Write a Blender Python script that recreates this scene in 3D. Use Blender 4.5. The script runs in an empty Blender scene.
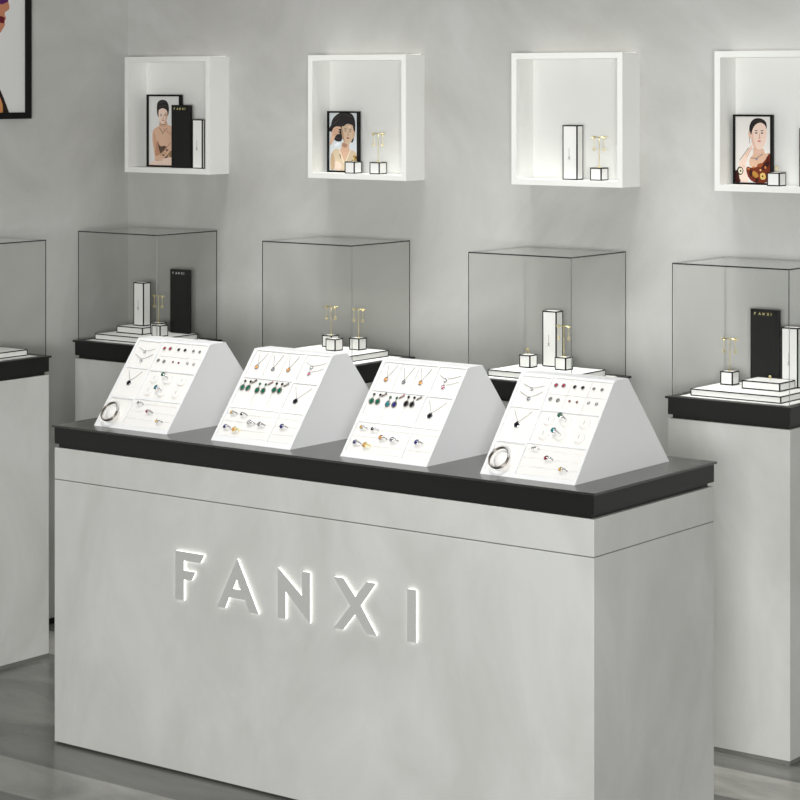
import bpy, bmesh, math, random
from mathutils import Vector, Matrix, Euler
random.seed(7)
SC = bpy.context.scene
COL = SC.collection
PI = math.pi

# ------------------------------------------------------------------ camera
cd = bpy.data.cameras.new('camera'); cam = bpy.data.objects.new('camera', cd); COL.objects.link(cam)
cam.location = (0, 0, 1.86)
YAW = 52.7995
cam.rotation_euler = (PI/2, 0, math.radians(90-YAW) * 1.0)
# view direction in plan is (-cos 52.8, sin 52.8)
cam.rotation_euler = (PI/2, 0, math.atan2(math.cos(math.radians(YAW)), math.sin(math.radians(YAW))))
cd.sensor_width = 36; cd.lens = 36*2312.08/800
cd.shift_y = -316/800
cd.clip_start = 0.05; cd.clip_end = 60
SC.camera = cam

# ------------------------------------------------------------------ world, light, exposure
SC.view_settings.view_transform = 'Standard'; SC.view_settings.look = 'None'
SC.view_settings.gamma = 1; SC.view_settings.use_curve_mapping = False
SC.view_settings.exposure = 0.0
w = bpy.data.worlds.new('world'); SC.world = w; w.use_nodes = True
w.node_tree.nodes['Background'].inputs[0].default_value = (0.97, 1.0, 0.98, 1)
w.node_tree.nodes['Background'].inputs[1].default_value = 0.15
def area(name, loc, target, sx, sy, power, color=(1, 1, 1)):
    l = bpy.data.lights.new(name, 'AREA'); l.shape = 'RECTANGLE'; l.size = sx; l.size_y = sy
    l.energy = power; l.color = color
    o = bpy.data.objects.new(name, l); COL.objects.link(o); o.location = loc
    o.rotation_euler = (Vector(target)-Vector(loc)).to_track_quat('-Z', 'Y').to_euler()
    return o
area('front_softbox', (0.75, -2.05, 1.6), (-4.1, 5.4, 1.1), 3.0, 1.2, 500, (1.0, 0.998, 0.995))
cl = area('unseen_overhead_light', (-4.15, 5.55, 3.2), (-4.15, 5.56, 0.9), 2.2, 0.25, 15, (1.0, 0.995, 0.985))  # unseen overhead light, beam narrowed to brighten the case trays
cl.data.spread = math.radians(45)
cl = area('unseen_overhead_light', (-3.85, 4.3, 3.2), (-3.85, 4.75, 1.0), 2.0, 0.25, 3.6, (1.0, 1.0, 1.0))  # second unseen light, added to brighten the sloped stand fronts
cl.data.spread = math.radians(45)

# ------------------------------------------------------------------ materials
def lin(c):
    return tuple((x/255/12.92 if x/255 <= .04045 else ((x/255+.055)/1.055)**2.4) for x in c)
def mat(name, rgb, rough=.5, metal=0, emit=0, spec=.5):
    m = bpy.data.materials.new(name); m.use_nodes = True
    b = m.node_tree.nodes['Principled BSDF']
    c = lin(rgb)+(1,)
    b.inputs['Base Color'].default_value = c; b.inputs['Roughness'].default_value = rough
    b.inputs['Metallic'].default_value = metal; b.inputs['Specular IOR Level'].default_value = spec
    if emit:
        b.inputs['Emission Color'].default_value = c; b.inputs['Emission Strength'].default_value = emit
    return m
def mottled(name, c1, c2, scale=(1, 1, 1), size=1.5, rough=.6, rough2=None, spec=.3, detail=6, bump=0, lo=.35, hi=.65):
    m = mat(name, c1, rough, spec=spec); nt = m.node_tree; N = nt.nodes; L = nt.links
    b = N['Principled BSDF']
    tc = N.new('ShaderNodeTexCoord'); geo = N.new('ShaderNodeNewGeometry')
    mp = N.new('ShaderNodeMapping'); mp.inputs['Scale'].default_value = scale
    L.new(geo.outputs['Position'], mp.inputs[0])
    n = N.new('ShaderNodeTexNoise'); n.inputs['Scale'].default_value = size; n.inputs['Detail'].default_value = detail
    n.inputs['Roughness'].default_value = .6; n.inputs['Distortion'].default_value = .6
    L.new(mp.outputs[0], n.inputs['Vector'])
    r = N.new('ShaderNodeValToRGB'); r.color_ramp.elements[0].position = lo; r.color_ramp.elements[1].position = hi
    r.color_ramp.elements[0].color = lin(c1)+(1,); r.color_ramp.elements[1].color = lin(c2)+(1,)
    L.new(n.outputs['Fac'], r.inputs[0]); L.new(r.outputs[0], b.inputs['Base Color'])
    if bump:
        bp = N.new('ShaderNodeBump'); bp.inputs['Strength'].default_value = bump; bp.inputs['Distance'].default_value = .01
        L.new(n.outputs['Fac'], bp.inputs['Height']); L.new(bp.outputs[0], b.inputs['Normal'])
    return m
M = {}
M['wall'] = mottled('wall_plaster', (179, 179, 174), (202, 202, 199), (1, 1, 1), 1.6, .7)
M['panel'] = mottled('cabinet_microcement', (194, 195, 190), (208, 209, 205), (1.0, 1.0, .6), 3.4, .6)
M['ceil'] = mat('ceiling_paint', (150, 150, 148), .8)
M['black'] = mat('black_satin', (32, 32, 30), .35, spec=.35)
M['polished'] = mat('polished_black_top', (50, 50, 48), .22)
M['polished'].node_tree.nodes['Principled BSDF'].inputs['IOR'].default_value = 1.75
M['blackcard'] = mat('black_card', (24, 24, 23), .5, spec=.3)
M['edge'] = mat('black_edge_tape', (14, 14, 13), .6, spec=.2)
M['white'] = mat('white_lacquer', (240, 241, 241), .45)
M['boxwhite'] = mat('white_painted_wood', (236, 237, 233), .5)
M['card'] = mat('white_card', (236, 236, 233), .55)
M['velvet'] = mat('white_velvet', (240, 238, 234), .9, spec=.1)
M['led'] = mat('led_strip', (255, 253, 246), .5, emit=1.6)
M['haloglow'] = mat('added_halo_glow', (255, 253, 246), .5, emit=.7)  # emission put in for the halo over the wall boxes
M['letterglow'] = mat('lit_acrylic', (255, 255, 252), .5, emit=1.3)
M['letterface'] = mat('letter_face', (186, 186, 183), .5)
M['shadowgap'] = mat('dark_gap', (60, 60, 57), .7)
M['plinth'] = mat('plinth_grey', (120, 120, 115), .6)
M['gold'] = mat('gold', (236, 220, 158), .3, 1)
M['silver'] = mat('silver', (205, 205, 208), .22, 1)
M['darksilver'] = mat('oxidised_silver', (146, 140, 132), .3, 1)
M['ink'] = mat('grey_print', (110, 110, 106), .6)
M['goldprint'] = mat('gold_print', (214, 204, 140), .5)
M['silverprint'] = mat('silver_print', (205, 205, 200), .5)
for k, c in dict(pink=(176, 60, 92), red=(150, 20, 48), green=(12, 104, 78), teal=(30, 128, 138), blue=(34, 40, 118),
                 onyx=(20, 20, 26), clear=(205, 205, 205), grey=(135, 140, 140), amber=(222, 160, 90), yellow=(226, 180, 60), rose=(214, 130, 150)).items():
    M[k] = mat(k+'_gem', c, .12)
# floor: polished stone, base colour banded lighter and darker along y
def floor_mat():
    m = mottled('polished_stone', (90, 90, 86), (142, 142, 136), (.6, 1.5, 1), 2.6, .24, spec=.5, lo=.3, hi=.7)
    nt = m.node_tree; N = nt.nodes; L = nt.links; b = N['Principled BSDF']
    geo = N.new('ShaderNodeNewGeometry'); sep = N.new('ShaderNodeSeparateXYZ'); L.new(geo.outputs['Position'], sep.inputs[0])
    # one lighter band at the end of each repeat along y
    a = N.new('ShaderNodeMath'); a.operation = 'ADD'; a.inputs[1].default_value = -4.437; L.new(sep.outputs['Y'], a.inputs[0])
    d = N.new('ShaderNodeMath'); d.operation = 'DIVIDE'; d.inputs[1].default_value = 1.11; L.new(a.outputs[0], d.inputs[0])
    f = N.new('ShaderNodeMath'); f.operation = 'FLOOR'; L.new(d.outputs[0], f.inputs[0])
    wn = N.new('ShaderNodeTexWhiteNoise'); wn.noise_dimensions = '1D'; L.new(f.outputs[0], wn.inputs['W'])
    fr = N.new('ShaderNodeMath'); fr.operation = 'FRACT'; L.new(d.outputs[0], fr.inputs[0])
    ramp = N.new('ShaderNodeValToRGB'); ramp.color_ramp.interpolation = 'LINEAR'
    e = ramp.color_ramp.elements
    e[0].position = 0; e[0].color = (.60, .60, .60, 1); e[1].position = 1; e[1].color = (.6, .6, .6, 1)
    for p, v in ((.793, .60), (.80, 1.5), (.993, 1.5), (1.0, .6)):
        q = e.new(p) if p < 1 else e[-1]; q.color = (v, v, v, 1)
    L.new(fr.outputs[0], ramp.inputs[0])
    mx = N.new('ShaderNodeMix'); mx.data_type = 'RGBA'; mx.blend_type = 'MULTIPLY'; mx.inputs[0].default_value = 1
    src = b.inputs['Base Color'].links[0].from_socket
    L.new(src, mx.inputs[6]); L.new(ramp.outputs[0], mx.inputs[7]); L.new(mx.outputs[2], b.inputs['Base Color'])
    return m
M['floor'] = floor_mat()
def glass_mat():
    m = bpy.data.materials.new('clear_acrylic'); m.use_nodes = True; nt = m.node_tree; N = nt.nodes; L = nt.links
    for n in list(N): N.remove(n)
    o = N.new('ShaderNodeOutputMaterial'); t = N.new('ShaderNodeBsdfTransparent'); t.inputs[0].default_value = (.972, .974, .970, 1)
    g = N.new('ShaderNodeBsdfGlossy'); g.inputs['Roughness'].default_value = .02; g.inputs[0].default_value = (.9, .9, .9, 1)
    fr = N.new('ShaderNodeFresnel'); fr.inputs[0].default_value = 1.16
    ge = N.new('ShaderNodeNewGeometry'); iv = N.new('ShaderNodeMath'); iv.operation = 'SUBTRACT'; iv.inputs[0].default_value = 1; L.new(ge.outputs['Backfacing'], iv.inputs[1])
    mu = N.new('ShaderNodeMath'); mu.operation = 'MULTIPLY'; L.new(fr.outputs[0], mu.inputs[0]); L.new(iv.outputs[0], mu.inputs[1])
    mx = N.new('ShaderNodeMixShader'); L.new(mu.outputs[0], mx.inputs[0]); L.new(t.outputs[0], mx.inputs[1]); L.new(g.outputs[0], mx.inputs[2])
    L.new(mx.outputs[0], o.inputs[0]); return m
M['glass'] = glass_mat()
M['glassedge'] = mat('polished_acrylic_edge', (52, 56, 54), .15)
M['glassedge2'] = mat('pale_acrylic_edge', (150, 154, 150), .15)

# ------------------------------------------------------------------ mesh helpers
class MB:
    def __init__(s): s.v = []; s.f = []; s.m = []
    def add(s, vs, fs, mi=0):
        o = len(s.v); s.v += [tuple(v) for v in vs]; s.f += [tuple(i+o for i in f) for f in fs]
        s.m += (mi if isinstance(mi, list) else [mi]*len(fs)); return s
    def box(s, x0, x1, y0, y1, z0, z1, mi=0):
        return s.add([(x0,y0,z0),(x1,y0,z0),(x1,y1,z0),(x0,y1,z0),(x0,y0,z1),(x1,y0,z1),(x1,y1,z1),(x0,y1,z1)],
                     [(0,3,2,1),(4,5,6,7),(0,1,5,4),(1,2,6,5),(2,3,7,6),(3,0,4,7)], mi)
    def prism(s, poly, a, b, axis='y', mi=0):     # polygon in the two other axes, extruded a..b
        n = len(poly)
        def P(p, t): return {'y': (p[0], t, p[1]), 'x': (t, p[0], p[1]), 'z': (p[0], p[1], t)}[axis]
        return s.add([P(p, a) for p in poly]+[P(p, b) for p in poly],
                     [tuple(range(n))[::-1], tuple(range(n, 2*n))]+[(i, (i+1) % n, n+(i+1) % n, n+i) for i in range(n)], mi)
    def tube(s, pts, r, k=6, mi=0, closed=False):
        pts = [Vector(p) for p in pts]; n = len(pts); vs = []
        for i, p in enumerate(pts):
            a = pts[(i-1) % n] if closed or i > 0 else p
            b = pts[(i+1) % n] if closed or i < n-1 else p
            t = (b-a).normalized(); up = Vector((0, 0, 1)) if abs(t.z) < .9 else Vector((1, 0, 0))
            u = t.cross(up).normalized(); w_ = u.cross(t)
            rr = r[i] if isinstance(r, (list, tuple)) else r
            vs += [p+(u*math.cos(2*PI*j/k)+w_*math.sin(2*PI*j/k))*rr for j in range(k)]
        fs = [(i*k+j, i*k+(j+1) % k, ((i+1) % n)*k+(j+1) % k, ((i+1) % n)*k+j) for i in range(n if closed else n-1) for j in range(k)]
        if not closed: fs += [tuple(range(k))[::-1], tuple(range((n-1)*k, n*k))]
        return s.add(vs, fs, mi)
    def ball(s, c, rx, ry=None, rz=None, k=10, h=6, mi=0, rot=0):
        ry = ry or rx; rz = rz or rx; vs = [(0, 0, -1)]; fs = []
        for i in range(1, h):
            a = PI*i/h
            vs += [(math.sin(a)*math.cos(2*PI*j/k), math.sin(a)*math.sin(2*PI*j/k), -math.cos(a)) for j in range(k)]
        vs.append((0, 0, 1)); t = len(vs)-1
        fs += [(0, 1+(j+1) % k, 1+j) for j in range(k)]
        for i in range(h-2): fs += [(1+i*k+j, 1+i*k+(j+1) % k, 1+(i+1)*k+(j+1) % k, 1+(i+1)*k+j) for j in range(k)]
        fs += [(t, 1+(h-2)*k+j, 1+(h-2)*k+(j+1) % k) for j in range(k)]
        R = Matrix.Rotation(rot, 3, 'Z')
        return s.add([R @ Vector((v[0]*rx, v[1]*ry, v[2]*rz))+Vector(c) for v in vs], fs, mi)
    def lathe(s, prof, c=(0, 0, 0), k=24, mi=0):
        n = len(prof); vs = [(c[0]+r*math.cos(2*PI*j/k), c[1]+r*math.sin(2*PI*j/k), c[2]+z) for r, z in prof for j in range(k)]
        fs = [(i*k+j, i*k+(j+1) % k, (i+1)*k+(j+1) % k, (i+1)*k+j) for i in range(n-1) for j in range(k)]
        fs += [tuple(range(k))[::-1], tuple(range((n-1)*k, n*k))]
        return s.add(vs, fs, mi)
    def torus(s, c, R, r, axis='z', k=20, mi=0, ry=None):
        pts = []
        for j in range(k):
            a = 2*PI*j/k; x, y = R*math.cos(a), (ry or R)*math.sin(a)
            pts.append(Vector(c)+Vector({'z': (x, y, 0), 'y': (x, 0, y), 'x': (0, x, y)}[axis]))
        return s.tube(pts, r, 6, mi, True)
    def mesh(s, name, mats, smooth=False, bevel=0):
        me = bpy.data.meshes.new(name); me.from_pydata(s.v, [], s.f)
        mats = mats if isinstance(mats, (list, tuple)) else [mats]
        for m in mats: me.materials.append(m)
        for p, mi in zip(me.polygons, s.m): p.material_index = mi; p.use_smooth = smooth
        bm = bmesh.new(); bm.from_mesh(me)
        if bevel:
            bmesh.ops.bevel(bm, geom=[e for e in bm.edges], offset=bevel, segments=2, affect='EDGES', profile=.5)
        bmesh.ops.recalc_face_normals(bm, faces=bm.faces); bm.to_mesh(me); bm.free()
        me.update(); return me
def put(name, me, parent=None, loc=(0, 0, 0), rot=(0, 0, 0)):
    o = bpy.data.objects.new(name, me); COL.objects.link(o); o.location = loc; o.rotation_euler = rot
    if parent: o.parent = parent
    return o
def thing(name, label, cat, loc=(0, 0, 0), rot=(0, 0, 0), group=None, me=None):
    o = put(name, me, None, loc, rot); o['label'] = label; o['category'] = cat
    if group: o['group'] = group
    return o
def struct(name, me):
    o = put(name, me); o['kind'] = 'structure'; return o
def bx(x0, x1, y0, y1, z0, z1, m, bevel=0, name='box'):
    return MB().box(x0, x1, y0, y1, z0, z1).mesh(name, m, bevel=bevel)

# ------------------------------------------------------------------ room
XW, YW = -5.776, 6.0
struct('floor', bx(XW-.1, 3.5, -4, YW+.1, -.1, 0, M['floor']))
struct('wall_back', bx(XW-.1, 2.5, YW, YW+.1, 0, 3.4, M['wall']))
struct('wall_left', bx(XW-.1, XW, 1.0, YW, 0, 3.4, M['wall']))
struct('ceiling', bx(XW-.1, 3.5, -4, YW+.1, 3.4, 3.5, M['ceil']))
struct('baseboard_left', bx(XW, XW+.006, 1.0, YW-.007, .0, .02, M['black']))
struct('baseboard_back', bx(XW, 2.5, YW-.006, YW, .0, .02, M['black']))

# ------------------------------------------------------------------ letter shapes (metres, letter height .131)
LET = [
 ('F', 0.000, [[(0,.131),(.104,.131),(.090,.108),(.030,.108),(.030,.081),(.072,.081),(.058,.057),(.030,.057),(.030,0),(0,0)]]),
 ('A', 0.150, [[(.071,.136),(.145,0),(.113,0),(.099,.031),(.042,.031),(.028,0),(0,0)]]),
 ('N', 0.361, [[(0,.131),(.082,.067),(.082,.131),(.108,.131),(.108,0),(.026,.073),(.026,0),(0,0)]]),
 ('X', 0.548, [[(0,.131),(.031,.131),(.070,.088),(.106,.131),(.136,.131),(.087,.069),(.138,0),(.108,0),(.069,.045),(.030,0),(0,0),(.054,.064)]]),
 ('I', 0.783, [[(0,.131),(.027,.131),(.027,0),(0,0)]]),
]
AH = [(.069,.082),(.084,.055),(.056,.055)]
def letter_mb(polys, hole, sc, y0, y1, grow=0):
    """extruded letter outline (front at y0) with triangulated caps"""
    mb = MB()
    bm = bmesh.new()
    loops = [polys[0]]+([hole] if hole else [])
    es = []
    for lp in loops:
        vs = [bm.verts.new((x*sc, 0, z*sc)) for x, z in lp]
        es += [bm.edges.new((vs[i], vs[(i+1) % len(vs)])) for i in range(len(vs))]
    bmesh.ops.triangle_fill(bm, use_beauty=True, edges=es)
    bm.verts.index_update(); n = len(bm.verts)
    vs = [v.co.copy() for v in bm.verts]; fs = [tuple(v.index for v in f.verts) for f in bm.faces]
    bm.free()
    mb.add([(v.x, y0, v.z) for v in vs]+[(v.x, y1, v.z) for v in vs], fs+[tuple(i+n for i in f)[::-1] for f in fs])
    o = 0
    for lp in loops:
        k = len(lp); mb.add([], [])
        mb.f += [(o+i, o+(i+1) % k, n+o+(i+1) % k, n+o+i) for i in range(k)]; mb.m += [0]*k; o += k
    return mb

# ------------------------------------------------------------------ counter
CX0, CX1, CY0, CY1 = -4.722, -2.925, 4.608, 5.177
ctr = thing('display_counter', 'long pale grey counter with black top and glowing lettering on its front', 'counter', (CX0, CY0, 0))
W_, D_ = CX1-CX0, CY1-CY0
put('plinth', bx(.006, W_-.006, .006, D_-.006, 0, .006, M['shadowgap']), ctr)
put('lower_panel', bx(0, W_, 0, D_, .006, .744, M['panel'], .0015), ctr)
put('shadow_gap', bx(.0015, W_-.0015, .0015, D_-.0015, .744, .7465, M['plinth']), ctr)
put('upper_panel', bx(0, W_, 0, D_, .7465, .835, M['panel'], .0015), ctr)
put('recess_strip', bx(.012, W_-.012, .006, D_-.012, .835, .846, M['black']), ctr)
put('counter_edge', bx(0, W_, 0, D_, .846, .892, M['black']), ctr)
put('countertop', bx(-.006, W_+.006, -.006, D_+.006, .892, .898, M['polished'], .001), ctr)
for nm, ox, polys in LET:
    hole = AH if nm == 'A' else None
    lt = put('letter', letter_mb(polys, hole, 1, -.0065, -.0022).mesh('letter_'+nm, M['letterglow']), ctr, (.470+ox, 0, .471))
    lt['label'] = 'backlit letter %s of the raised sign' % nm
    put('letter_face', letter_mb(polys, hole, 1, -.0082, -.0067).mesh('letter_face_'+nm, M['letterface']), lt)

# ------------------------------------------------------------------ display cases
def case(x0, x1, y0, y1, label):
    t = thing('display_pedestal', label, 'display case', (x0, y0, 0), group='grey pedestals with black tops')
    W, D = x1-x0, y1-y0
    put('plinth', bx(.003, W-.003, .003, D-.003, 0, .012, M['plinth']), t)
    put('body', bx(0, W, 0, D, .012, .916, M['panel'], .0015), t)
    put('recess_strip', bx(.010, W-.010, .010, D-.010, .916, .927, M['black']), t)
    mb = MB().box(0, W, 0, D, .927, .972)
    put('black_top', mb.mesh('black_top', M['black']), t)
    a, b, c, d = -.006, W+.006, -.006, D+.006; q = .028
    r = MB(); r.box(a, b, c, c+q, .972, .978); r.box(a, b, d-q, d, .972, .978); r.box(a, a+q, c+q, d-q, .972, .978); r.box(b-q, b, c+q, d-q, .972, .978)
    put('rim', r.mesh('rim', M['black']), t)
    put('tray_floor', bx(a+q, b-q, c+q, d-q, .972, .9772, M['card']), t)
def cover(x0, x1, y0, y1, label, z0=.978, z1=1.355, th=.004):
    t = thing('glass_cover', label, 'glass cover', (x0, y0, z0), group='clear covers of the display cases')
    W, D, H = x1-x0, y1-y0, z1-z0-th
    def pane(nm, a, b, c, d, e, f, big, pale=(), skip=()):
        mb = MB().box(a, b, c, d, e, f)
        mb.m = [0 if i in big else 2 if i in pale else 1 for i in range(6)]
        keep = [i for i in range(6) if i not in skip]      # ends glued to a neighbouring pane have no face of their own
        mb.f = [mb.f[i] for i in keep]; mb.m = [mb.m[i] for i in keep]
        put(nm, mb.mesh(nm, [M['glass'], M['glassedge'], M['glassedge2']]), t)
    pane('side_pane', 0, W, 0, th, 0, H, (2, 4), (3,)); pane('side_pane', 0, W, D-th, D, 0, H, (2, 4, 5), (), (5,))
    pane('side_pane', 0, th, th+.0004, D-th-.0004, 0, H, (3, 5), (), (2, 4)); pane('side_pane', W-th, W, th+.0004, D-th-.0004, 0, H, (3, 5), (), (2, 4))
    pane('top_pane', 0, W, 0, D, H, H+th, (0, 1), (4, 5))
CB = [(-5.705, -5.321), (-4.872, -4.488), (-4.056, -3.672), (-3.349, -2.965)]
nth = ['leftmost', 'second from the left', 'third from the left', 'rightmost']
for i, (a, b) in enumerate(CB):
    case(a, b, 5.665, 5.980, 'grey black-topped pedestal by the back wall, %s of those four' % nth[i])
    cover(a+.011, b-.005, 5.669, 5.972, 'clear box cover on the back wall pedestals, %s of four' % nth[i])
case(-5.765, -5.445, 4.905, 5.289, 'grey pedestal with a black top under the big poster at the left edge')
cover(-5.757, -5.452, 4.912, 5.283, 'clear box cover on the pedestal under the big left wall poster')

# ------------------------------------------------------------------ outlined boxes
_cache = {}
def outlined(name, label, cat, x1, y0, z, w_, d, h, t=.0032, group=None, rings=None):
    """white box with black edge tape; (x1, y0) is its front right corner"""
    T = thing(name, label, cat, (x1-w_, y0, z), group=group)
    key = (name, w_, d, h, t)
    if key not in _cache:
        e = .0004
        body = bx(e, w_-e, e, d-e, e, h-e, M['card'], name='body')
        m = MB()
        for y in (0, d-t):
            for zz in (0, h-t): m.box(0, w_, y, y+t, zz, zz+t)
            for x in (0, w_-t): m.box(x, x+t, y, y+t, t, h-t)
        for x in (0, w_-t):
            for zz in (0, h-t): m.box(x, x+t, t, d-t, zz, zz+t)
        _cache[key] = (body, m.mesh('edge_trim', M['edge']))
    put('body', _cache[key][0], T); e = put('edge_trim', _cache[key][1], T); e['label'] = 'black edge lines'
    return T
def mark(T, w_, h):      # small printed monogram with a thin tail on a tall box
    m = MB(); c = w_*.45; z = h*.40
    for a, b in (((c-.004, z-.005), (c+.004, z+.005)), ((c+.004, z-.005), (c-.004, z+.005)), ((c, z), (c, z+.030)), ((c-.003, z-.002), (c+.003, z-.002))):
        dx, dz = b[0]-a[0], b[1]-a[1]; L = math.hypot(dx, dz); nx, nz = -dz/L*.0004, dx/L*.0004
        m.prism([(a[0]-nx, a[1]-nz), (b[0]-nx, b[1]-nz), (b[0]+nx, b[1]+nz), (a[0]+nx, a[1]+nz)], -.0002, .0006)
    put('printed_mark', m.mesh('printed_mark', M['ink']), T)
def word(T, w_, z, h, m, y=-.0004):       # the five letters in print
    sc = h/.131; total = .81*sc*1.0
    x = w_*.14; step = w_*.74/5
    for i, (nm, ox, polys) in enumerate(LET):
        put('printed_letter', letter_mb(polys, AH if nm == 'A' else None, sc, y, .0005).mesh('printed_'+nm, m), T, (x+step*i, 0, z))
def black_box(label, x1, y0, z, w_, h, d, pm, group=None):
    T = thing('black_jewellery_box', label, 'box', (x1-w_, y0, z), group=group)
    put('lid', bx(0, w_, 0, d*.55, 0, h, M['blackcard'], .0008), T)
    put('base', bx(0.0006, w_-.0006, d*.55+.0004, d, 0.0006, h-.0006, M['blackcard']), T)
    word(T, w_, h-.017, .0075, pm)
    return T

# T-bar stands and hanging earrings
def t_stand(label, x, y, z, h=.092, wid=.050, gold=True):
    T = thing('earring_stand', label, 'earring stand', (x, y, z), group='T-bar earring stands')
    mt = M['gold']
    if 'ts' not in _cache:
        _cache['ts'] = (MB().lathe([(.006, 0), (.006, .0012), (.002, .0022), (.001, .003)], k=14).mesh('foot', mt, True),
                        MB().tube([(0, 0, .002), (0, 0, h)], .0011, 6).mesh('post', mt, True),
                        MB().tube([(-wid/2, 0, h), (wid/2, 0, h)], .0014, 6).ball((-wid/2, 0, h), .0024).ball((wid/2, 0, h), .0024).mesh('cross_bar', mt, True))
    for nm, me in zip(('foot', 'post', 'cross_bar'), _cache['ts']): put(nm, me, T)
    return T
def hanging(label, x, y, z, group):
    """gold drop earring hooked on a bar at (x, y, z)"""
    T = thing('drop_earring', label, 'earring', (x, y, z), group=group)
    if 'he' not in _cache:
        m = MB().torus((0, 0, .0005), .0025, .0005, 'x', 10); pts = [(0, -.0014, -.002-.0305*i/6) for i in range(7)]
        m.tube(pts, .0004, 4)
        for i in range(7): m.ball((.0006*(-1)**i, -.0014, -.003-.0044*i), .0014, k=6, h=4)
        d = MB()
        d.torus((0, -.0014, -.038), .0046, .0010, 'y', 14)
        for j in range(7): a = 2*PI*j/7; d.ball((.0040*math.cos(a), -.0014, -.038+.0044*math.sin(a)), .0016, k=6, h=4)
        d.ball((0, -.0018, -.006), .0030, k=8, h=5)
        _cache['he'] = (m.mesh('hook_and_chain', M['gold'], True), d.mesh('drop', M['gold'], True))
    put('hook_and_chain', _cache['he'][0], T); put('drop', _cache['he'][1], T)
def gold_piece(label, x, y, z, group=None, s=1):
    T = thing('gold_ring', label, 'ring', (x, y, z), group=group)
    m = MB().torus((0, 0, .007*s), .0065*s, .0008*s, 'y', 16)
    d = MB()
    for j in range(5): a = 2*PI*j/5; d.ball((.004*s*math.cos(a), 0, (.015+.003*math.sin(a))*s), .0026*s, .0012*s, .0022*s, k=8, h=5)
    put('band', m.mesh('band', M['gold'], True), T); put('flower_head', d.mesh('flower_head', M['gold'], True), T)

ZT = .9772; ZP = ZT+.020
def platform(x1, y0, w_, d, i):
    outlined('display_plinth', 'thin white black-edged platform inside the %s' % i, 'platform', x1, y0, ZT, w_, d, .020, .0030, 'platforms in the glass cases')
def stand_set(x, y, ztop, where):
    t_stand('gold T-bar earring stand on %s' % where, x, y, ztop)
    hanging('left gold drop earring on the T-bar on %s' % where, x-.018, y, ztop+.0935, 'drop earrings on T-bars')
    hanging('right gold drop earring on the T-bar on %s' % where, x+.018, y, ztop+.0935, 'drop earrings on T-bars')
C_ = 'display_cube'
def cube(label, x1, y0, z): outlined(C_, label, 'display cube', x1, y0, z, .040, .040, .039, .0034, 'small black-edged cubes')
# case one (left)
platform(-5.388, 5.730, .286, .212, 'leftmost glass case of the back row')
outlined('jewellery_box', 'flat white black-edged box under the tall box in the leftmost case', 'box', -5.512, 5.797, ZP, .123, .095, .024)
tb = outlined('jewellery_box', 'tall white black-edged box standing on a flat box in the leftmost case', 'box', -5.548, 5.840, ZP+.024, .048, .036, .150, .0034); mark(tb, .048, .150)
cube('white cube in front, nearest the corner edge of the leftmost glass case', -5.418, 5.785, ZP)
cube('white cube carrying the gold T-bar in the leftmost glass case', -5.472, 5.836, ZP)
stand_set(-5.492, 5.856, ZP+.039, 'the cube in the leftmost case')
black_box('upright black box with silver lettering in the leftmost case', -5.402, 5.912, ZP, .088, .221, .014, M['silverprint'])
# case two
platform(-4.559, 5.738, .286, .208, 'second glass case from the left')
cube('front cube of the overlapping pair in the second case from left', -4.678, 5.817, ZP)
cube('cube with gold T-bar behind another cube in the second case', -4.755, 5.893, ZP)
stand_set(-4.773, 5.914, ZP+.039, 'the rear cube of the second case')
cube('right cube with a gold T-bar in the second case from left', -4.631, 5.881, ZP)
stand_set(-4.648, 5.901, ZP+.039, 'the right cube of the second case')
# case three
platform(-3.728, 5.729, .288, .210, 'third glass case from the left')
tb = outlined('jewellery_box', 'tall white black-edged box in the third case from the left', 'box', -3.876, 5.893, ZP, .051, .037, .170, .0036); mark(tb, .051, .170)
cube('left cube holding a small gold ring in the third case', -3.929, 5.829, ZP)
gold_piece('small gold flower ring on the left cube in the third case', -3.949, 5.845, ZP+.039)
cube('right cube with a gold T-bar in front of the tall box, third case', -3.809, 5.843, ZP)
stand_set(-3.829, 5.863, ZP+.039, 'the right cube of the third case')
# case four
platform(-3.020, 5.717, .286, .214, 'rightmost glass case')
outlined('jewellery_box', 'flat white black-edged box in the rightmost case', 'box', -3.069, 5.804, ZP, .121, .092, .024)
gold_piece('small gold flower ring on the flat box in the rightmost case', -3.125, 5.850, ZP+.024, s=.7)
cube('white cube with a gold T-bar in the rightmost glass case', -3.241, 5.843, ZP)
stand_set(-3.261, 5.863, ZP+.039, 'the cube in the rightmost case')
black_box('upright black box with gold lettering in the rightmost case', -3.140, 5.930, ZP, .091, .2145, .014, M['goldprint'])
tb = outlined('jewellery_box', 'tall white black-edged box at the right in the rightmost case', 'box', -3.062, 5.898, ZP, .053, .037, .171, .0036); mark(tb, .053, .171)
# left case
outlined('display_plinth', 'thin white black-edged platform under the cover at the left edge', 'platform', -5.511, 4.975, ZT, .205, .282, .020, .0030, 'platforms in the glass cases')

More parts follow.
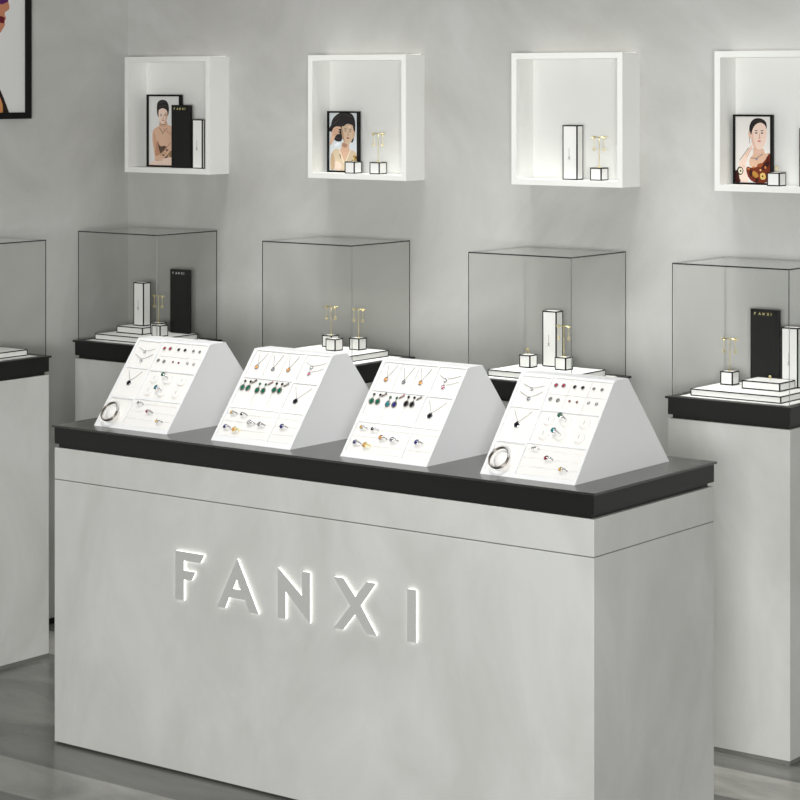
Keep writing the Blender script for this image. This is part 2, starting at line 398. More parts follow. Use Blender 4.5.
# ------------------------------------------------------------------ wall shadow boxes
SBX = [(-5.696, -5.296), (-4.860, -4.455), (-4.046, -3.645), (-3.332, -2.930)]
SY0, SZ0, SZ1 = 5.900, 1.550, 1.955
pos = ['leftmost', 'second from the left', 'third from the left', 'rightmost']
holds = ['framed photo, black box and white box', 'framed photo and two cubes', 'tall white box and one cube only', 'photo of a patterned dress']
for i, (a, b) in enumerate(SBX):
    t = thing('wall_niche', 'white square wall box holding %s' % holds[i], 'wall shelf', (a, SY0, SZ0), group='white lit boxes on the back wall')
    W = b-a; D = YW-SY0; H = SZ1-SZ0; q = .018
    m = MB().box(0, W, 0, D, 0, q).box(0, W, 0, D, H-q, H).box(0, q, 0, D, q, H-q).box(W-q, W, 0, D, q, H-q)
    put('frame', m.mesh('frame', M['boxwhite']), t)
    put('back_panel', bx(q, W-q, D-.006, D, q, H-q, M['boxwhite']), t)
    l = put('added_glow_strip', bx(.01, W-.01, D-.012, D-.006, H, H+.0015, M['haloglow']), t); l['label'] = 'added glowing strip on top of the box'  # added emitter, gives the soft halo on the wall above the box
ZN = SZ0+.018

# ------------------------------------------------------------------ framed portraits
def flat(mb, poly, lay, mi, d0):
    mb.add([(p[0], d0-lay*.00025, p[1]) for p in poly], [tuple(range(len(poly)))], mi)
def ell(cx, cy, rx, ry, n=24, rot=0, a0=0, a1=2*PI):
    r = []
    for j in range(n):
        a = a0+(a1-a0)*j/(n if a1-a0 > 6.2 else n-1); x, y = rx*math.cos(a), ry*math.sin(a)
        r.append((cx+x*math.cos(rot)-y*math.sin(rot), cy+x*math.sin(rot)+y*math.cos(rot)))
    return r
def smooth_poly(p, it=2):
    for _ in range(it):
        q = []
        for i in range(len(p)):
            a, b = p[i], p[(i+1) % len(p)]
            q += [(a[0]*.75+b[0]*.25, a[1]*.75+b[1]*.25), (a[0]*.25+b[0]*.75, a[1]*.25+b[1]*.75)]
        p = q
    return p
def stroke(a, b, w0):
    dx, dy = b[0]-a[0], b[1]-a[1]; L = math.hypot(dx, dy) or 1; nx, ny = -dy/L*w0/2, dx/L*w0/2
    return [(a[0]-nx, a[1]-ny), (b[0]-nx, b[1]-ny), (b[0]+nx, b[1]+ny), (a[0]+nx, a[1]+ny)]
PM = {}
def pm(c):
    if c not in PM: PM[c] = mat('print_%d_%d_%d' % c, c, .6, spec=.2)
    return PM[c]
def clip(poly, x0, x1, y0, y1):
    def cl(p, inside, inter):
        r = []
        for i in range(len(p)):
            a, b = p[i-1], p[i]
            if inside(b):
                if not inside(a): r.append(inter(a, b))
                r.append(b)
            elif inside(a): r.append(inter(a, b))
        return r
    def ix(v): return lambda a, b: (v, a[1]+(b[1]-a[1])*(v-a[0])/(b[0]-a[0]))
    def iy(v): return lambda a, b: (a[0]+(b[0]-a[0])*(v-a[1])/(b[1]-a[1]), v)
    for ins, itr in ((lambda p: p[0] >= x0, ix(x0)), (lambda p: p[0] <= x1, ix(x1)), (lambda p: p[1] >= y0, iy(y0)), (lambda p: p[1] <= y1, iy(y1))):
        if poly: poly = cl(poly, ins, itr)
    return poly
def picture(shapes, rect, W, H, bg):
    """shapes are (colour, polygon) in sketch units inside rect=(x0,x1,ytop,ybottom); returns a mesh W x H"""
    x0, x1, yt, yb = rect; mb = MB(); cols = [bg]
    mb.add([(0, 0, 0), (W, 0, 0), (W, 0, H), (0, 0, H)], [(0, 1, 2, 3)], 0)
    for k, (c, p) in enumerate(shapes):
        p = clip(p, x0, x1, yt, yb)
        if len(p) < 3: continue
        if c not in cols: cols.append(c)
        bm = bmesh.new(); vs = [bm.verts.new(((x-x0)/(x1-x0)*W, -(k+1)*.00006, (yb-y)/(yb-yt)*H)) for x, y in p]
        es = [bm.edges.new((vs[i], vs[(i+1) % len(vs)])) for i in range(len(vs))]
        bmesh.ops.triangle_fill(bm, use_beauty=True, edges=es); bm.verts.index_update()
        mb.add([v.co[:] for v in bm.verts], [tuple(v.index for v in f.verts) for f in bm.faces], cols.index(c)); bm.free()
    me = bpy.data.meshes.new('picture'); me.from_pydata(mb.v, [], mb.f)
    for c in cols: me.materials.append(pm(c))
    for p, mi in zip(me.polygons, mb.m): p.material_index = mi
    # face every polygon towards -y
    bm = bmesh.new(); bm.from_mesh(me)
    for f in bm.faces:
        f.normal_update()
        if f.normal.y > 0: f.normal_flip()
    bm.to_mesh(me); bm.free(); return me
def framed(label, x0, x1, y, z0, h, d, b, pic, rect, bg, group=None):
    W = x1-x0
    T = thing('framed_photo', label, 'picture frame', (x0, y, z0), group=group)
    m = MB().box(0, W, 0, d, 0, b).box(0, W, 0, d, h-b, h).box(0, b, 0, d, b, h-b).box(W-b, W, 0, d, b, h-b)
    put('frame', m.mesh('frame', M['edge']), T)
    put('backing', bx(b, W-b, d*.6, d, b, h-b, M['edge']), T)
    put('picture', picture(pic, rect, W-2*b, h-2*b, bg), T, (b, d*.45, b))
    return T
SK, SKD, SKL = (221, 182, 155), (190, 142, 115), (238, 212, 196)
def face_parts(cx, cy, rx, ry, lip=(176, 92, 88), closed=False, tilt=0):
    r = []
    ex = rx*.45
    for s in (-1, 1):
        r.append(((70, 52, 46), ell(cx+s*ex, cy-ry*.30+s*tilt, rx*.24, ry*.035, 10)))
        r.append(((60, 48, 46) if closed else (52, 44, 46), ell(cx+s*ex, cy-ry*.12+s*tilt, rx*.20, ry*(.03 if closed else .055), 10)))
    r.append((SKD, stroke((cx+rx*.06, cy-ry*.05), (cx+rx*.10, cy+ry*.24), rx*.10)))
    r.append((SKD, ell(cx+rx*.05, cy+ry*.27, rx*.16, ry*.035, 10)))
    r.append((lip, ell(cx+rx*.03, cy+ry*.50, rx*.28, ry*.075, 12)))
    return r
P1 = [((48, 45, 45), smooth_poly([(130,240),(125,160),(135,115),(175,96),(220,110),(238,160),(235,215),(225,250),(150,260)])),
      ((208, 168, 140), [(152,290),(218,290),(228,345),(146,350)]),
      (SKL, smooth_poly([(142,200),(150,185),(182,172),(215,188),(224,215),(222,265),(200,310),(182,322),(162,305),(143,260)])),
      (SK, smooth_poly([(150,328),(190,345),(225,318),(270,335),(330,370),(345,690),(120,690),(108,600),(88,480),(86,400),(96,362)])),
      (SKD, smooth_poly([(132,440),(150,500),(165,600),(118,620),(108,560)])),
      ((92, 72, 60), smooth_poly([(135,470),(160,520),(200,500),(255,560),(262,640),(180,610),(150,560)])),
      ((150, 120, 90), smooth_poly([(200,560),(262,540),(300,600),(262,620)])),
      (SK, smooth_poly([(105,600),(160,590),(250,470),(275,480),(262,540),(185,630),(110,650)])),
      (SKL, smooth_poly([(60,655),(160,630),(262,600),(335,620),(335,690),(60,690)])),
      ((110, 96, 84), stroke((152,350),(180,392),5)), ((110, 96, 84), stroke((180,392),(222,350),5)),
      ((176, 160, 120), ell(180,398,7,9,8)), ((150, 118, 96), stroke((165,320),(205,318),6))]+face_parts(184, 248, 40, 66)
P1 += [((84, 78, 78), stroke((150,130),(205,112),4)), ((84, 78, 78), stroke((142,160),(228,150),4)), ((84, 78, 78), stroke((140,190),(160,176),4)),
       ((206, 164, 138), smooth_poly([(205,205),(222,215),(222,265),(200,312),(196,300),(212,260)])), ((206, 164, 138), smooth_poly([(180,352),(200,350),(262,400),(262,420),(210,380)])),
       ((206, 164, 138), smooth_poly([(96,380),(112,400),(126,470),(120,560),(100,500)])), ((168, 122, 98), stroke((160,600),(252,478),4)), ((168, 122, 98), stroke((118,640),(185,632),4)),
       ((196, 168, 128), ell(205,575,10,14,8)), ((196, 168, 128), ell(235,600,9,12,8)), ((64, 50, 44), ell(222,545,12,8,8)), ((64, 50, 44), ell(190,590,10,8,8)), ((150, 120, 100), stroke((215,560),(235,540),5))]
P2 = [((48, 44, 46), smooth_poly([(85,220),(100,150),(150,100),(200,80),(290,88),(325,150),(330,250),(310,370),(290,390),(200,330),(190,380),(120,370),(90,290)])),
      (SK, smooth_poly([(195,380),(270,360),(262,440),(290,500),(225,560),(165,480),(190,440)])),
      ((214, 188, 160), smooth_poly([(190,260),(200,205),(250,185),(300,200),(312,270),(305,340),(275,395),(240,405),(200,350)])),
      (SK, smooth_poly([(72,400),(85,340),(100,260),(125,225),(185,225),(190,250),(150,250),(185,275),(148,275),(185,300),(140,300),(110,380),(80,420)])),
      ((235, 240, 245), smooth_poly([(110,420),(150,380),(190,390),(150,425)])),
      ((214, 196, 168), smooth_poly([(90,470),(165,430),(215,570),(280,440),(352,490),(352,665),(72,665)])),
      (SK, smooth_poly([(165,445),(215,590),(285,455),(230,430)])),
      ((228, 208, 192), smooth_poly([(120,560),(190,590),(190,665),(110,665)])),
      ((180, 152, 92), smooth_poly([(300,500),(350,520),(350,560),(310,570)])),
      ((110, 84, 50), ell(335,530,9,14,8)), ((110, 84, 50), ell(300,560,8,10,8)),
      ((60, 46, 40), stroke((176,500),(185,540),6))]+face_parts(255, 285, 52, 108, (160, 76, 70), True, 4)
P2 += [((176, 138, 112), smooth_poly([(196,262),(206,240),(212,320),(232,392),(205,352)])), ((176, 138, 112), smooth_poly([(200,382),(262,404),(232,440),(196,420)])),
       ((84, 76, 76), stroke((120,150),(190,112),5)), ((84, 76, 76), stroke((105,215),(170,150),5)), ((84, 76, 76), stroke((210,100),(300,130),5)), ((84, 76, 76), stroke((130,330),(180,350),5)),
       ((48, 44, 46), smooth_poly([(196,215),(230,180),(285,175),(310,205),(300,210),(250,192),(212,228)])), ((48, 44, 46), smooth_poly([(60,270),(95,200),(120,180),(105,240),(90,280)])),
       ((150, 104, 84), stroke((120,262),(160,240),4)), ((150, 104, 84), stroke((115,285),(158,268),4)), ((150, 104, 84), stroke((110,310),(150,296),4)),
       ((192, 166, 134), smooth_poly([(90,480),(120,500),(130,660),(80,660)])), ((238, 222, 196), smooth_poly([(165,440),(178,450),(225,585),(215,600)])), ((238, 222, 196), smooth_poly([(280,445),(290,452),(232,600),(222,590)])),
       ((236, 206, 182), smooth_poly([(262,215),(290,220),(285,240),(262,236)])), ((206, 172, 142), smooth_poly([(305,250),(330,280),(320,340),(304,345)]))]
P3 = [((38, 32, 34), smooth_poly([(192,230),(195,160),(230,108),(290,98),(345,125),(358,170),(350,220),(215,260)])),
      (SK, smooth_poly([(225,350),(330,370),(335,430),(395,400),(395,560),(200,560),(190,470),(235,430)])),
      (SKL, smooth_poly([(212,240),(240,165),(300,135),(350,170),(356,250),(345,330),(300,395),(250,370),(215,320)])),
      (SK, smooth_poly([(182,215),(205,225),(212,290),(190,280)])),
      ((112, 46, 28), smooth_poly([(150,530),(240,560),(340,490),(395,380),(400,690),(200,690)])),
      ((60, 24, 20), smooth_poly([(55,560),(120,600),(120,690),(55,690)])),
      (SKL, smooth_poly([(100,500),(150,430),(215,340),(235,340),(190,440),(150,540),(200,690),(115,690),(90,590)])),
      ((176, 128, 56), smooth_poly([(215,600),(240,570),(290,620),(250,650)])),
      ((214, 186, 110), smooth_poly([(290,600),(340,590),(352,650),(300,660)])),
      ((150, 78, 40), smooth_poly([(260,520),(320,500),(330,530),(280,550)])),
      ((54, 22, 18), smooth_poly([(300,540),(380,470),(385,520),(330,580)])), ((54, 22, 18), ell(210,600,14,34,10)),
      ((196, 120, 60), ell(235,545,12,9,8)), ((54, 22, 18), ell(265,660,16,20,10)),
      ((30, 28, 28), ell(110,580,30,38,18)), ((222, 214, 190), ell(113,580,21,28,16)), ((70, 64, 60), ell(115,582,8,10,8)),
      ((110, 104, 110), stroke((205,460),(262,466),6)), ((110, 104, 110), stroke((262,466),(318,425),6)), ((128, 132, 152), ell(264,472,9,9,8)),
      ((150, 130, 140), stroke((196,275),(200,330),5)), ((120, 100, 70), stroke((105,485),(190,370),5))]+[((224, 188, 170), smooth_poly([(214,250),(228,220),(236,300),(262,372),(240,362),(216,322)])), ((224, 188, 170), smooth_poly([(240,380),(300,398),(320,385),(325,410),(260,430)])),
      ((206, 164, 144), stroke((160,440),(212,360),4)), ((206, 164, 144), stroke((175,450),(222,372),4)), ((206, 164, 144), stroke((132,520),(150,545),4)), ((84, 30, 20), ell(365,470,12,26,10)), ((196, 120, 60), ell(345,545,10,14,8)),
      ((84, 30, 20), ell(235,640,10,14,8)), ((84, 30, 20), ell(320,625,8,10,8)), ((196, 120, 60), ell(190,560,12,10,8)), ((240, 224, 150), ell(300,570,8,8,8)), ((70, 60, 62), stroke((240,130),(330,128),4))]+face_parts(288, 250, 60, 118, (206, 132, 128))
framed('small black-framed portrait of a woman with upswept hair in the leftmost wall box', -5.648, -5.487, 5.960, ZN, .255, .014, .0065, P1, (55, 335, 70, 680), (226, 226, 224), 'framed portraits in wall boxes')
framed('small black-framed portrait of a woman touching her hair, second wall box', -4.828, -4.697, 5.960, ZN, .202, .014, .0055, P2, (72, 352, 90, 665), (216, 222, 226), 'framed portraits in wall boxes')
framed('small black-framed portrait of a woman in a brown dress, rightmost wall box', -3.305, -3.178, 5.960, ZN, .203, .014, .0055, P3, (65, 395, 88, 685), (232, 229, 224), 'framed portraits in wall boxes')
black_box('upright black box with gold lettering beside the portrait in leftmost wall box', -5.420, 5.936, ZN, .086, .219, .014, M['goldprint'])
tb = outlined('jewellery_box', 'slim white black-edged box in the leftmost wall box', 'box', -5.354, 5.928, ZN, .047, .012, .170, .0036); mark(tb, .047, .17)
cube('white cube in front of the portrait in the second wall box', -4.669, 5.905, ZN)
cube('white cube with a gold T-bar in the second wall box', -4.570, 5.910, ZN)
stand_set(-4.590, 5.930, ZN+.039, 'the cube in the second wall box')
gold_piece('tiny gold ring on the cube before the portrait, second wall box', -4.689, 5.925, ZN+.039, s=.6)
tb = outlined('jewellery_box', 'tall white black-edged box in the third wall box', 'box', -3.818, 5.920, ZN, .053, .034, .167, .0036); mark(tb, .053, .167)
cube('white cube with a gold T-bar in the third wall box', -3.733, 5.922, ZN)
stand_set(-3.753, 5.942, ZN+.039, 'the cube in the third wall box')
cube('white cube with a gold ring in the rightmost wall box', -3.124, 5.905, ZN)
gold_piece('gold flower ring on the cube in the rightmost wall box', -3.144, 5.925, ZN+.039, s=.9)
tb = outlined('jewellery_box', 'tall white black-edged box at right in the rightmost wall box', 'box', -3.016, 5.920, ZN, .053, .034, .167, .0036); mark(tb, .053, .167)

# big poster on the left wall: sketch units, x runs towards the corner, y downwards
ORG = (206, 140, 84)
PB = [((86, 44, 92), smooth_poly([(-90,-60),(-40,-100),(-8,-80),(0,-40),(2,-30),(-20,10),(-60,30),(-95,0)])),
      ((196, 132, 100), smooth_poly([(-60,-40),(-20,-50),(0,-30),(4,-12),(9,2),(9,7),(5,9),(4,12),(6,15),(4,19),(5,22),(2,27),(0,31),(-8,30),(-22,34),(-30,60),(-70,60),(-70,0)], 1)),
      ((86, 34, 92), [(-40,-14),(8,-11),(8,-1),(2,2),(-8,1),(-14,-2),(-40,-6)]),
      ((104, 26, 40), smooth_poly([(-1,13),(5,15),(4,18),(4,21),(-2,20)], 1)),
      ((38, 26, 22), smooth_poly([(-60,50),(-10,62),(0,86),(6,100),(12,117),(13,140),(-100,140),(-90,70)], 1)),
      (ORG, smooth_poly([(-30,70),(-6,82),(2,98),(5,108),(3,125),(-40,125)], 1)),
      ((226, 178, 120), smooth_poly([(-14,92),(0,96),(3,104),(-4,112),(-16,108)], 1)),
      ((150, 70, 40), smooth_poly([(-12,112),(2,106),(1,118),(-14,122)], 1))]
PB = [(c, [(x+2, y+4) for x, y in p]) if k < 4 else (c, p) for k, (c, p) in enumerate(PB)]
W = .62; H = .84; b = .022; d = .022
T = thing('wall_poster', 'large black-framed poster of a face in profile on the left wall', 'poster', (XW+d, 5.508-W, 1.742), (0, 0, PI/2))
m = MB().box(0, W, 0, d, 0, b).box(0, W, 0, d, H-b, H).box(0, b, 0, d, b, H-b).box(W-b, W, 0, d, b, H-b)
put('frame', m.mesh('frame', M['edge']), T); put('backing', bx(b, W-b, d*.6, d-.001, b, H-b, M['edge']), T)
ux = (W-2*b)/.0046; uy = (H-2*b)/.0034
put('picture', picture(PB, (26.5-ux, 26.5, 113-uy, 113), W-2*b, H-2*b, (224, 224, 222)), T, (b, d*.45, b))

# ------------------------------------------------------------------ slanted jewellery stands
SL = math.hypot(.181, .232); ANG = math.atan2(.232, .181)
DEP = .443; FW = .278
CA = dict(L1=(8,95,199,286), L2=(8,97,102,195), L3=(8,95,14,96), R1=(100,274,197,288), R2=(102,272,105,193), R3=(100,272,12,98))
CBc = dict(T=(10,184,207,289), T4=(190,273,209,290), M=(10,181,116,201), M4=(187,270,118,199), B1=(8,184,18,106), B2=(190,270,16,106))
def stand_meshes(kind):
    cells = CA if kind == 'A' else CBc
    n = (-math.sin(ANG), math.cos(ANG)); q = .006       # outward normal in (y, z)
    # wedge side profile, front plane pushed in by q
    k = q/math.sin(ANG)
    v0 = q*math.cos(ANG)/math.sin(ANG)+.0006; c_, s_ = math.cos(ANG), math.sin(ANG)
    prof = [(0, 0), (DEP, 0), (.181+.063, .232), (.181+k, .232), (v0*c_+q*s_, v0*s_-q*c_), (v0*c_, v0*s_)]
    body = MB().prism(prof, 0, FW, 'x').mesh('body', M['white'])
    L = SL*1000
    us = sorted({0., FW*1000}|{float(c[i]) for c in cells.values() for i in (0, 1)})
    vs = sorted({v0*1000, L}|{float(c[i]) for c in cells.values() for i in (2, 3)})
    fr = MB()
    def solid(a, b, c, d):
        fr.box(a/1000, b/1000, c/1000, d/1000, -q, 0)
    for i in range(len(us)-1):
        run = None
        for j in range(len(vs)-1):
            cu, cv = (us[i]+us[i+1])/2, (vs[j]+vs[j+1])/2
            inside = any(c[0] < cu < c[1] and c[2] < cv < c[3] for c in cells.values())
            if not inside:
                run = (run[0], vs[j+1]) if run else (vs[j], vs[j+1])
            if (inside or j == len(vs)-2) and run: solid(us[i], us[i+1], *run); run = None
    # wedge bottom and top lips so that the side outline stays a clean triangle
    frame = fr.mesh('face_frame', M['white'])
    pads = []
    def pad(nm, a, b, c, d, z1=-.0022, bev=.0014, m='velvet'):
        pads.append((nm, bx(a/1000, b/1000, c/1000, d/1000, -q+.0002, z1, M[m], bev, nm)))
    def rolls(a, b, c, d, cuts):
        pad('ring_tray_base', a+.5, b-.5, c+.5, d-.5, -.0028, 0)
        ys = [c]+cuts+[d]
        for y0, y1 in zip(ys[:-1], ys[1:]): pad('ring_roll', a+1, b-1, y0+.7, y1-.7, -.0006, .0018)
    if kind == 'A':
        c = CA['L1']; pad('necklace_pad', c[0]+.4, c[1]-.4, c[2]+.4, c[3]-.4)
        c = CA['L2']; pad('necklace_pad', c[0]+.4, c[1]-.4, c[2]+.4, c[3]-.4)
        c = CA['R1']
        for u0, u1 in ((100,158),(158,216),(216,274)):
            for v0, v1 in ((197,242),(242,288)): pad('stud_card', u0+.5, u1-.5, v0+.5, v1-.5, -.002, .001)
        c = CA['R2']; pad('ring_pad', c[0]+.4, c[1]-.4, c[2]+.4, c[3]-.4, -.0035)
        for u in (135, 186, 239):
            for v in (170, 130):
                pads.append(('ring_disc', MB().lathe([(.0155, -.0035), (.0155, .0010), (.0148, .0018), (0.0001, .0018)], (u/1000, v/1000, 0), 28).mesh('ring_disc', M['velvet'])))
                pads.append(('ring_slit', bx(u/1000-.0005, u/1000+.0005, v/1000-.005, v/1000+.005, .0017, .0020, M['ink'], name='ring_slit')))
        rolls(*CA['R3'], [36, 60, 84])
        pad('bracelet_pad', 8.4, 94.6, 14.4, 95.6, -.0045, .0006)
        pads.append(('cushion', MB().ball((.051, .043, .004), .022, .024, .013, 20, 10).mesh('cushion', M['velvet'], True)))
    else:
        for u0, u1 in ((10,69),(69,126),(126,184)): pad('necklace_pad', u0+1, u1-1, 208, 288)
        for u0, u1 in ((10,72),(72,130),(130,181)): pad('earring_card', u0+.6, u1-.6, 117, 200)
        pad('necklace_pad', 191, 272, 210, 289); pad('necklace_pad', 188, 269, 119, 198)
        rolls(*CBc['B1'], [40, 64, 87]); rolls(*CBc['B2'], [40, 64, 87])
    return body, frame, pads
SM = {'A': stand_meshes('A'), 'B': stand_meshes('B')}
ZC = .898; YF = 4.667
def on_face(x0, u, v, h=.0):      # world point on a stand face
    y = YF+v*math.cos(ANG)-h*math.sin(ANG); z = ZC+v*math.sin(ANG)+h*math.cos(ANG)
    return (x0+u, y, z)
RF = (ANG, 0, 0)
def jewel(key, name, label, cat, x0, u, v, parts, group=None, h=0.0, rz=0):
    """parts: list of (part name, function making a mesh)"""
    T = thing(name, label, cat, on_face(x0, u/1000, v/1000, h), (Euler((ANG, 0, 0)).to_matrix() @ Matrix.Rotation(rz, 3, 'Z')).to_euler(), group)
    if key not in _cache: _cache[key] = [(nm, fn()) for nm, fn in parts]
    for nm, me in _cache[key]: put(nm, me, T)
    return T
mm = .001
def neck(label, x0, a, p, b, gem, metal='darksilver', r=3.0, group=None, shape='round'):
    r = r*1.65
    key = ('neck', tuple(a), tuple(p), tuple(b), gem)
    def chain():
        m = MB()
        for e in (a, b):
            d = ((e[0]-p[0])*mm, (e[1]-p[1])*mm)
            n = 14; pts = [(d[0]*t/n, d[1]*t/n-.002*math.sin(PI*t/n)*(1 if e is b else .6), .0008+.0003*(t % 2)) for t in range(n+1)]
            m.tube(pts, .00062, 5)
        return m.mesh('chain', M[metal], True)
    def setting():
        m = MB().torus((0, -(r+1)*mm, .002), (r+.4)*mm, .0008, 'z', 16); m.torus((0, 0, .002), .0012, .0004, 'z', 8)
        m.lathe([((r+.2)*mm, -.0005), ((r+.2)*mm, .0015)], (0, -(r+1)*mm, 0), 14)
        for j in range(10):
            t = 2*PI*j/10; m.ball(((r+.8)*mm*math.cos(t), -(r+1)*mm+(r+.8)*mm*math.sin(t), .0022), .0007, k=6, h=4)
        return m.mesh('pendant_setting', M['silver'], True)
    def gm(): return MB().ball((0, -(r+1)*mm, .0022), r*mm*.85, r*mm*(1.1 if shape == 'oval' else .85), .0018, 10, 6).mesh('gem', M[gem])
    return jewel(key, 'necklace', label, 'necklace', x0, p[0], p[1], [('chain', chain), ('pendant_setting', setting), ('gem', gm)], group, -.0022+.0006)
def stud(label, x0, u, v, gem, r=3.4, group=None):
    r = r*1.55
    def st():
        m = MB().lathe([(r*.8*mm, 0), (r*mm, .001), (r*mm, .0018)], k=14)
        for j in range(8): t = 2*PI*j/8; m.ball((r*mm*math.cos(t), r*mm*math.sin(t), .0020), .0008, k=6, h=4)
        return m.mesh('setting', M['darksilver'], True)
    def gm(): return MB().ball((0, 0, .0022), r*.72*mm, r*.72*mm, .0018, 8, 5).mesh('gem', M[gem])
    return jewel(('stud', gem, r), 'stud_earring', label, 'earring', x0, u, v, [('setting', st), ('gem', gm)], group, -.0018)
def ring(label, x0, u, v, gem, metal='silver', r=4.0, group=None, h=.0, rz=0):
    r = r*1.55
    """band stands on edge in its slot, setting leaning towards the left end"""
    R = .0085
    def band():
        m = MB(); pts = [(R*math.cos(2*PI*j/22)+.007, 0, R*math.sin(2*PI*j/22)-.002) for j in range(22)]
        m.tube(pts, .0015, 6, 0, True)
        for j in range(0, 9): t = 2*PI*j/22; m.ball((R*1.08*math.cos(t)+.007, 0, R*1.08*math.sin(t)-.002), .0022, k=6, h=4)
        return m.mesh('band', M[metal], True)
    def st():
        m = MB().lathe([(r*.6*mm, .001), (r*mm, .003), (r*mm, .004)], k=14)
        for j in range(10): t = 2*PI*j/10; m.ball((r*mm*math.cos(t), r*mm*math.sin(t), .0042), .0008, k=6, h=4)
        return m.mesh('setting', M[metal], True)
    def gm(): return MB().ball((0, 0, .0045), r*.8*mm, r*.8*mm, .0022, 10, 6).mesh('gem', M[gem])
    return jewel(('ring', gem, metal, r), 'ring', label, 'ring', x0, u, v, [('band', band), ('setting', st), ('gem', gm)], group, h, rz)
def drop(label, x0, u, v, gem, top, group=None):
    def st():
        m = MB().ball((0, 0, .002), .0046, .0046, .0014, 10, 5); m.tube([(0, -.002, .002), (0, -.013, .0022)], .0007, 5)
        m.torus((0, -.020, .0018), .0068, .0015, 'z', 16, ry=.0080)
        for j in range(12): t = 2*PI*j/12; m.ball((.0072*math.cos(t), -.020+.0086*math.sin(t), .0026), .0013, k=6, h=4)
        return m.mesh('setting', M['darksilver'], True)
    def g1(): return MB().ball((0, -.020, .0022), .0056, .0070, .0026, 10, 6).mesh('drop_gem', M[gem])
    def g2(): return MB().ball((0, 0, .0034), .0034, .0034, .0016, 8, 5).mesh('top_gem', M[top])
    return jewel(('drop', gem, top), 'drop_earring', label, 'earring', x0, u, v, [('setting', st), ('drop_gem', g1), ('top_gem', g2)], group, -.0018)
def bar_earring(label, x0, u, v, gem, group=None, rz=-.9):
    def st():
        m = MB().tube([(0, -.008, .0012), (0, .008, .0012)], [.0016, .0022], 6)
        for j in range(6): m.ball((.0013*(-1)**j, -.008+.0031*j, .003), .0016, k=6, h=4)
        return m.mesh('bar', M['darksilver'], True)
    def g(): return MB().ball((0, .007, .0036), .0026, .0026, .0016, 8, 5).ball((0, -.003, .0036), .0016, k=8, h=5).mesh('gem', M[gem])
    return jewel(('bar', gem), 'bar_earring', label, 'earring', x0, u, v, [('bar', st), ('gem', g)], group, -.0018, rz)
def bangle(label, x0):
    def band():
        m = MB(); n = 44; pts = []
        for j in range(n):
            t = 2*PI*j/n; pts.append((.027*math.cos(t), .029*math.sin(t), .004*math.sin(t*2)*.3))
        m.tube(pts, .0018, 6, 0, True)
        for off in (.003, -.003): m.tube([(p[0], p[1], p[2]+off) for p in pts], .0013, 5, 0, True)
        return m.mesh('band', M['darksilver'], True)
    def orn():
        m = MB()
        for j in range(11):
            t = .15+.11*j; m.ball((.0285*math.cos(t), .0305*math.sin(t), .003), .0022, .0022, .0022, 8, 5)
        return m.mesh('stones', M['clear'])
    return jewel(('bangle',), 'bracelet', label, 'bracelet', x0, 47, 42, [('band', band), ('stones', orn)], None, .014)
def place_stand(kind, x0, who):
    txt = 'white sloped stand with a bracelet, %s of four on the counter' if kind == 'A' else 'white sloped stand with three pendants on top, %s of four on the counter'
    T = thing('display_stand', txt % who, 'display stand', (x0, YF, ZC), group='white sloped jewellery stands')
    body, frame, pads = SM[kind]
    put('body', body, T); put('face_frame', frame, T, (0, 0, 0), RF)
    for nm, me in pads: put(nm, me, T, (0, 0, 0), RF)
S1, S2, S3, S4 = 'leftmost stand', 'second stand from left', 'third stand from left', 'rightmost stand'
XS = [-4.625, -4.184, -3.737, -3.295]
def fill_A(x0, s):
    neck('upper fine silver necklace in the top left cell, %s' % s, x0, (22, 263), (51, 253), (84, 263), 'clear', r=2.0)
    neck('lower silver necklace in the top left cell, %s' % s, x0, (18, 241), (53, 226), (86, 245), 'grey', r=2.6)
    neck('necklace with dark round pendant above the bracelet, %s' % s, x0, (26, 186), (49, 154), (78, 186), 'onyx', r=4.4)
    bangle('silver bracelet around a white cushion on the %s' % s, x0)
    G = 'stud earrings on the %s' % s
    row = [('pink', 117, 267, 3.6), ('pink', 139, 268, 3.6), ('onyx', 172, 267, 3.2), ('onyx', 196, 267, 3.2), ('grey', 228, 267, 2.6), ('grey', 252, 266, 2.6),
           ('grey', 116, 227, 3.3), ('grey', 139, 225, 3.3), ('red', 173, 226, 2.0), ('red', 195, 225, 2.0), ('clear', 228, 226, 2.4), ('clear', 252, 225, 2.4)]
    wd = {'pink': 'pink', 'onyx': 'black', 'grey': 'grey', 'red': 'tiny red', 'clear': 'tiny clear'}
    for k, (g, u, v, r) in enumerate(row):
        stud('%s stud, %s one of the pair in the %s row, %s' % (wd[g], 'left' if k % 2 == 0 else 'right', 'upper' if k < 6 else 'lower', s), x0, u, v, g, r, G)
    ring('green stone ring on the upper middle disc, %s' % s, x0, 167, 180, 'green', r=4.6, h=.004, rz=-.35)
    ring('teal stone ring on the lower middle disc, %s' % s, x0, 165, 137, 'teal', r=4.8, h=.004, rz=-.25)
    ring('silver band ring in the top slot, %s' % s, x0, 125, 84, 'clear', r=2.2, h=.002)
    ring('red stone ring in the middle slot, %s' % s, x0, 174, 61, 'red', r=3.8, h=.002)
    ring('yellow stone ring in the bottom slot, %s' % s, x0, 226, 35, 'yellow', r=3.6, h=.002)
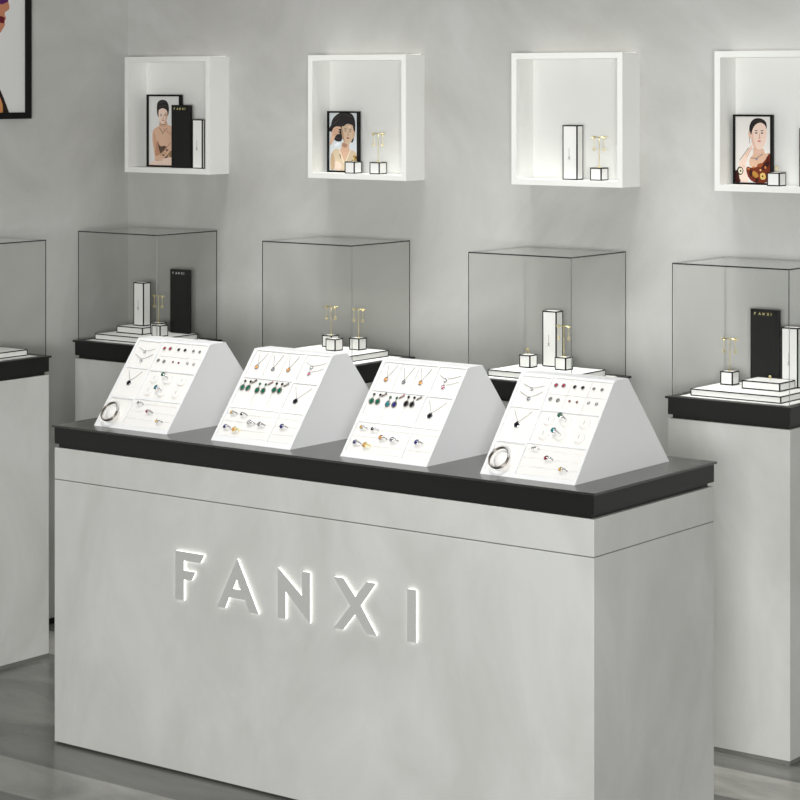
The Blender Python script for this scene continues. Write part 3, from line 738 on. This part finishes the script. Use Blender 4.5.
def fill_B(x0, s, alt):
    neck('first pendant necklace of the top row, amber stone, %s' % s, x0, (27, 279), (38, 243), (56, 282), 'amber', r=3.6)
    neck('clear-stoned middle pendant necklace of the top row, %s' % s, x0, (80, 277), (97, 240), (112, 281), 'grey', r=3.2)
    neck('third pendant necklace of the top row, amber stone, %s' % s, x0, (135, 280), (151, 243), (168, 280), 'amber', r=3.6)
    neck('upper necklace in the top right cell, %s' % s, x0, (199, 266), (225, 255), (268, 268), 'clear', r=2.6)
    neck('necklace with pink stone in the top right cell, %s' % s, x0, (222, 247), (226, 236), (268, 250), 'rose', r=3.0)
    neck('necklace with black oval pendant in the right middle cell, %s' % s, x0, (202, 188), (223, 152), (258, 187), 'onyx', r=4.4, shape='oval')
    G = 'drop earrings on the %s' % s
    wh = ['first', 'second', 'third']
    for k, (u1, u2, v, g, t) in enumerate([(22, 42, 189, 'green', 'onyx'), (77, 98, 185, 'green' if not alt else 'teal', 'green'), (134, 153, 191, 'green' if not alt else 'onyx', 'onyx')]):
        drop('left drop earring with %s stone on the %s earring card, %s' % (g, wh[k], s), x0, u1, v, g, t, G)
        drop('right drop earring with %s stone on the %s earring card, %s' % (g, wh[k], s), x0, u2, v, g if not (alt and k == 1) else 'blue', t, G)
        bar_earring('slanted silver bar earring on the %s earring card, %s' % (wh[k], s), x0, (53, 111, 167)[k]+1, 190, ('onyx', 'rose', 'grey')[k], G)
    H = 'rings on the %s' % s
    ring('gold ring with yellow stone in the top ring slot, %s' % s, x0, 31, 88, 'yellow', 'silver', 3.4, H, .002)
    ring('silver ring with black stone in the top ring slot, %s' % s, x0, 68, 86, 'onyx', 'silver', 3.2, H, .002)
    ring('left clear stone ring in the middle ring slot, %s' % s, x0, 106, 64, 'clear' if not alt else 'amber', 'silver', 4.4, H, .002)
    ring('right clear stone ring in the middle ring slot, %s' % s, x0, 143, 62, 'grey', 'silver', 4.4, H, .002)
    ring('blue stone ring at left in the bottom ring slot, %s' % s, x0, 31, 43, 'blue', 'silver', 4.0, H, .002)
    ring('amber stone ring in the bottom ring slot, %s' % s, x0, 66, 38, 'amber', 'gold', 4.6, H, .002)
    ring('blue stone ring alone in the right ring cell, %s' % s, x0, 221, 63, 'blue', 'silver', 4.6, H, .002)
place_stand('A', XS[0], 'leftmost'); place_stand('B', XS[1], 'second from left')
place_stand('B', XS[2], 'third from left'); place_stand('A', XS[3], 'rightmost')
fill_A(XS[0], S1); fill_B(XS[1], S2, False); fill_B(XS[2], S3, True); fill_A(XS[3], S4)
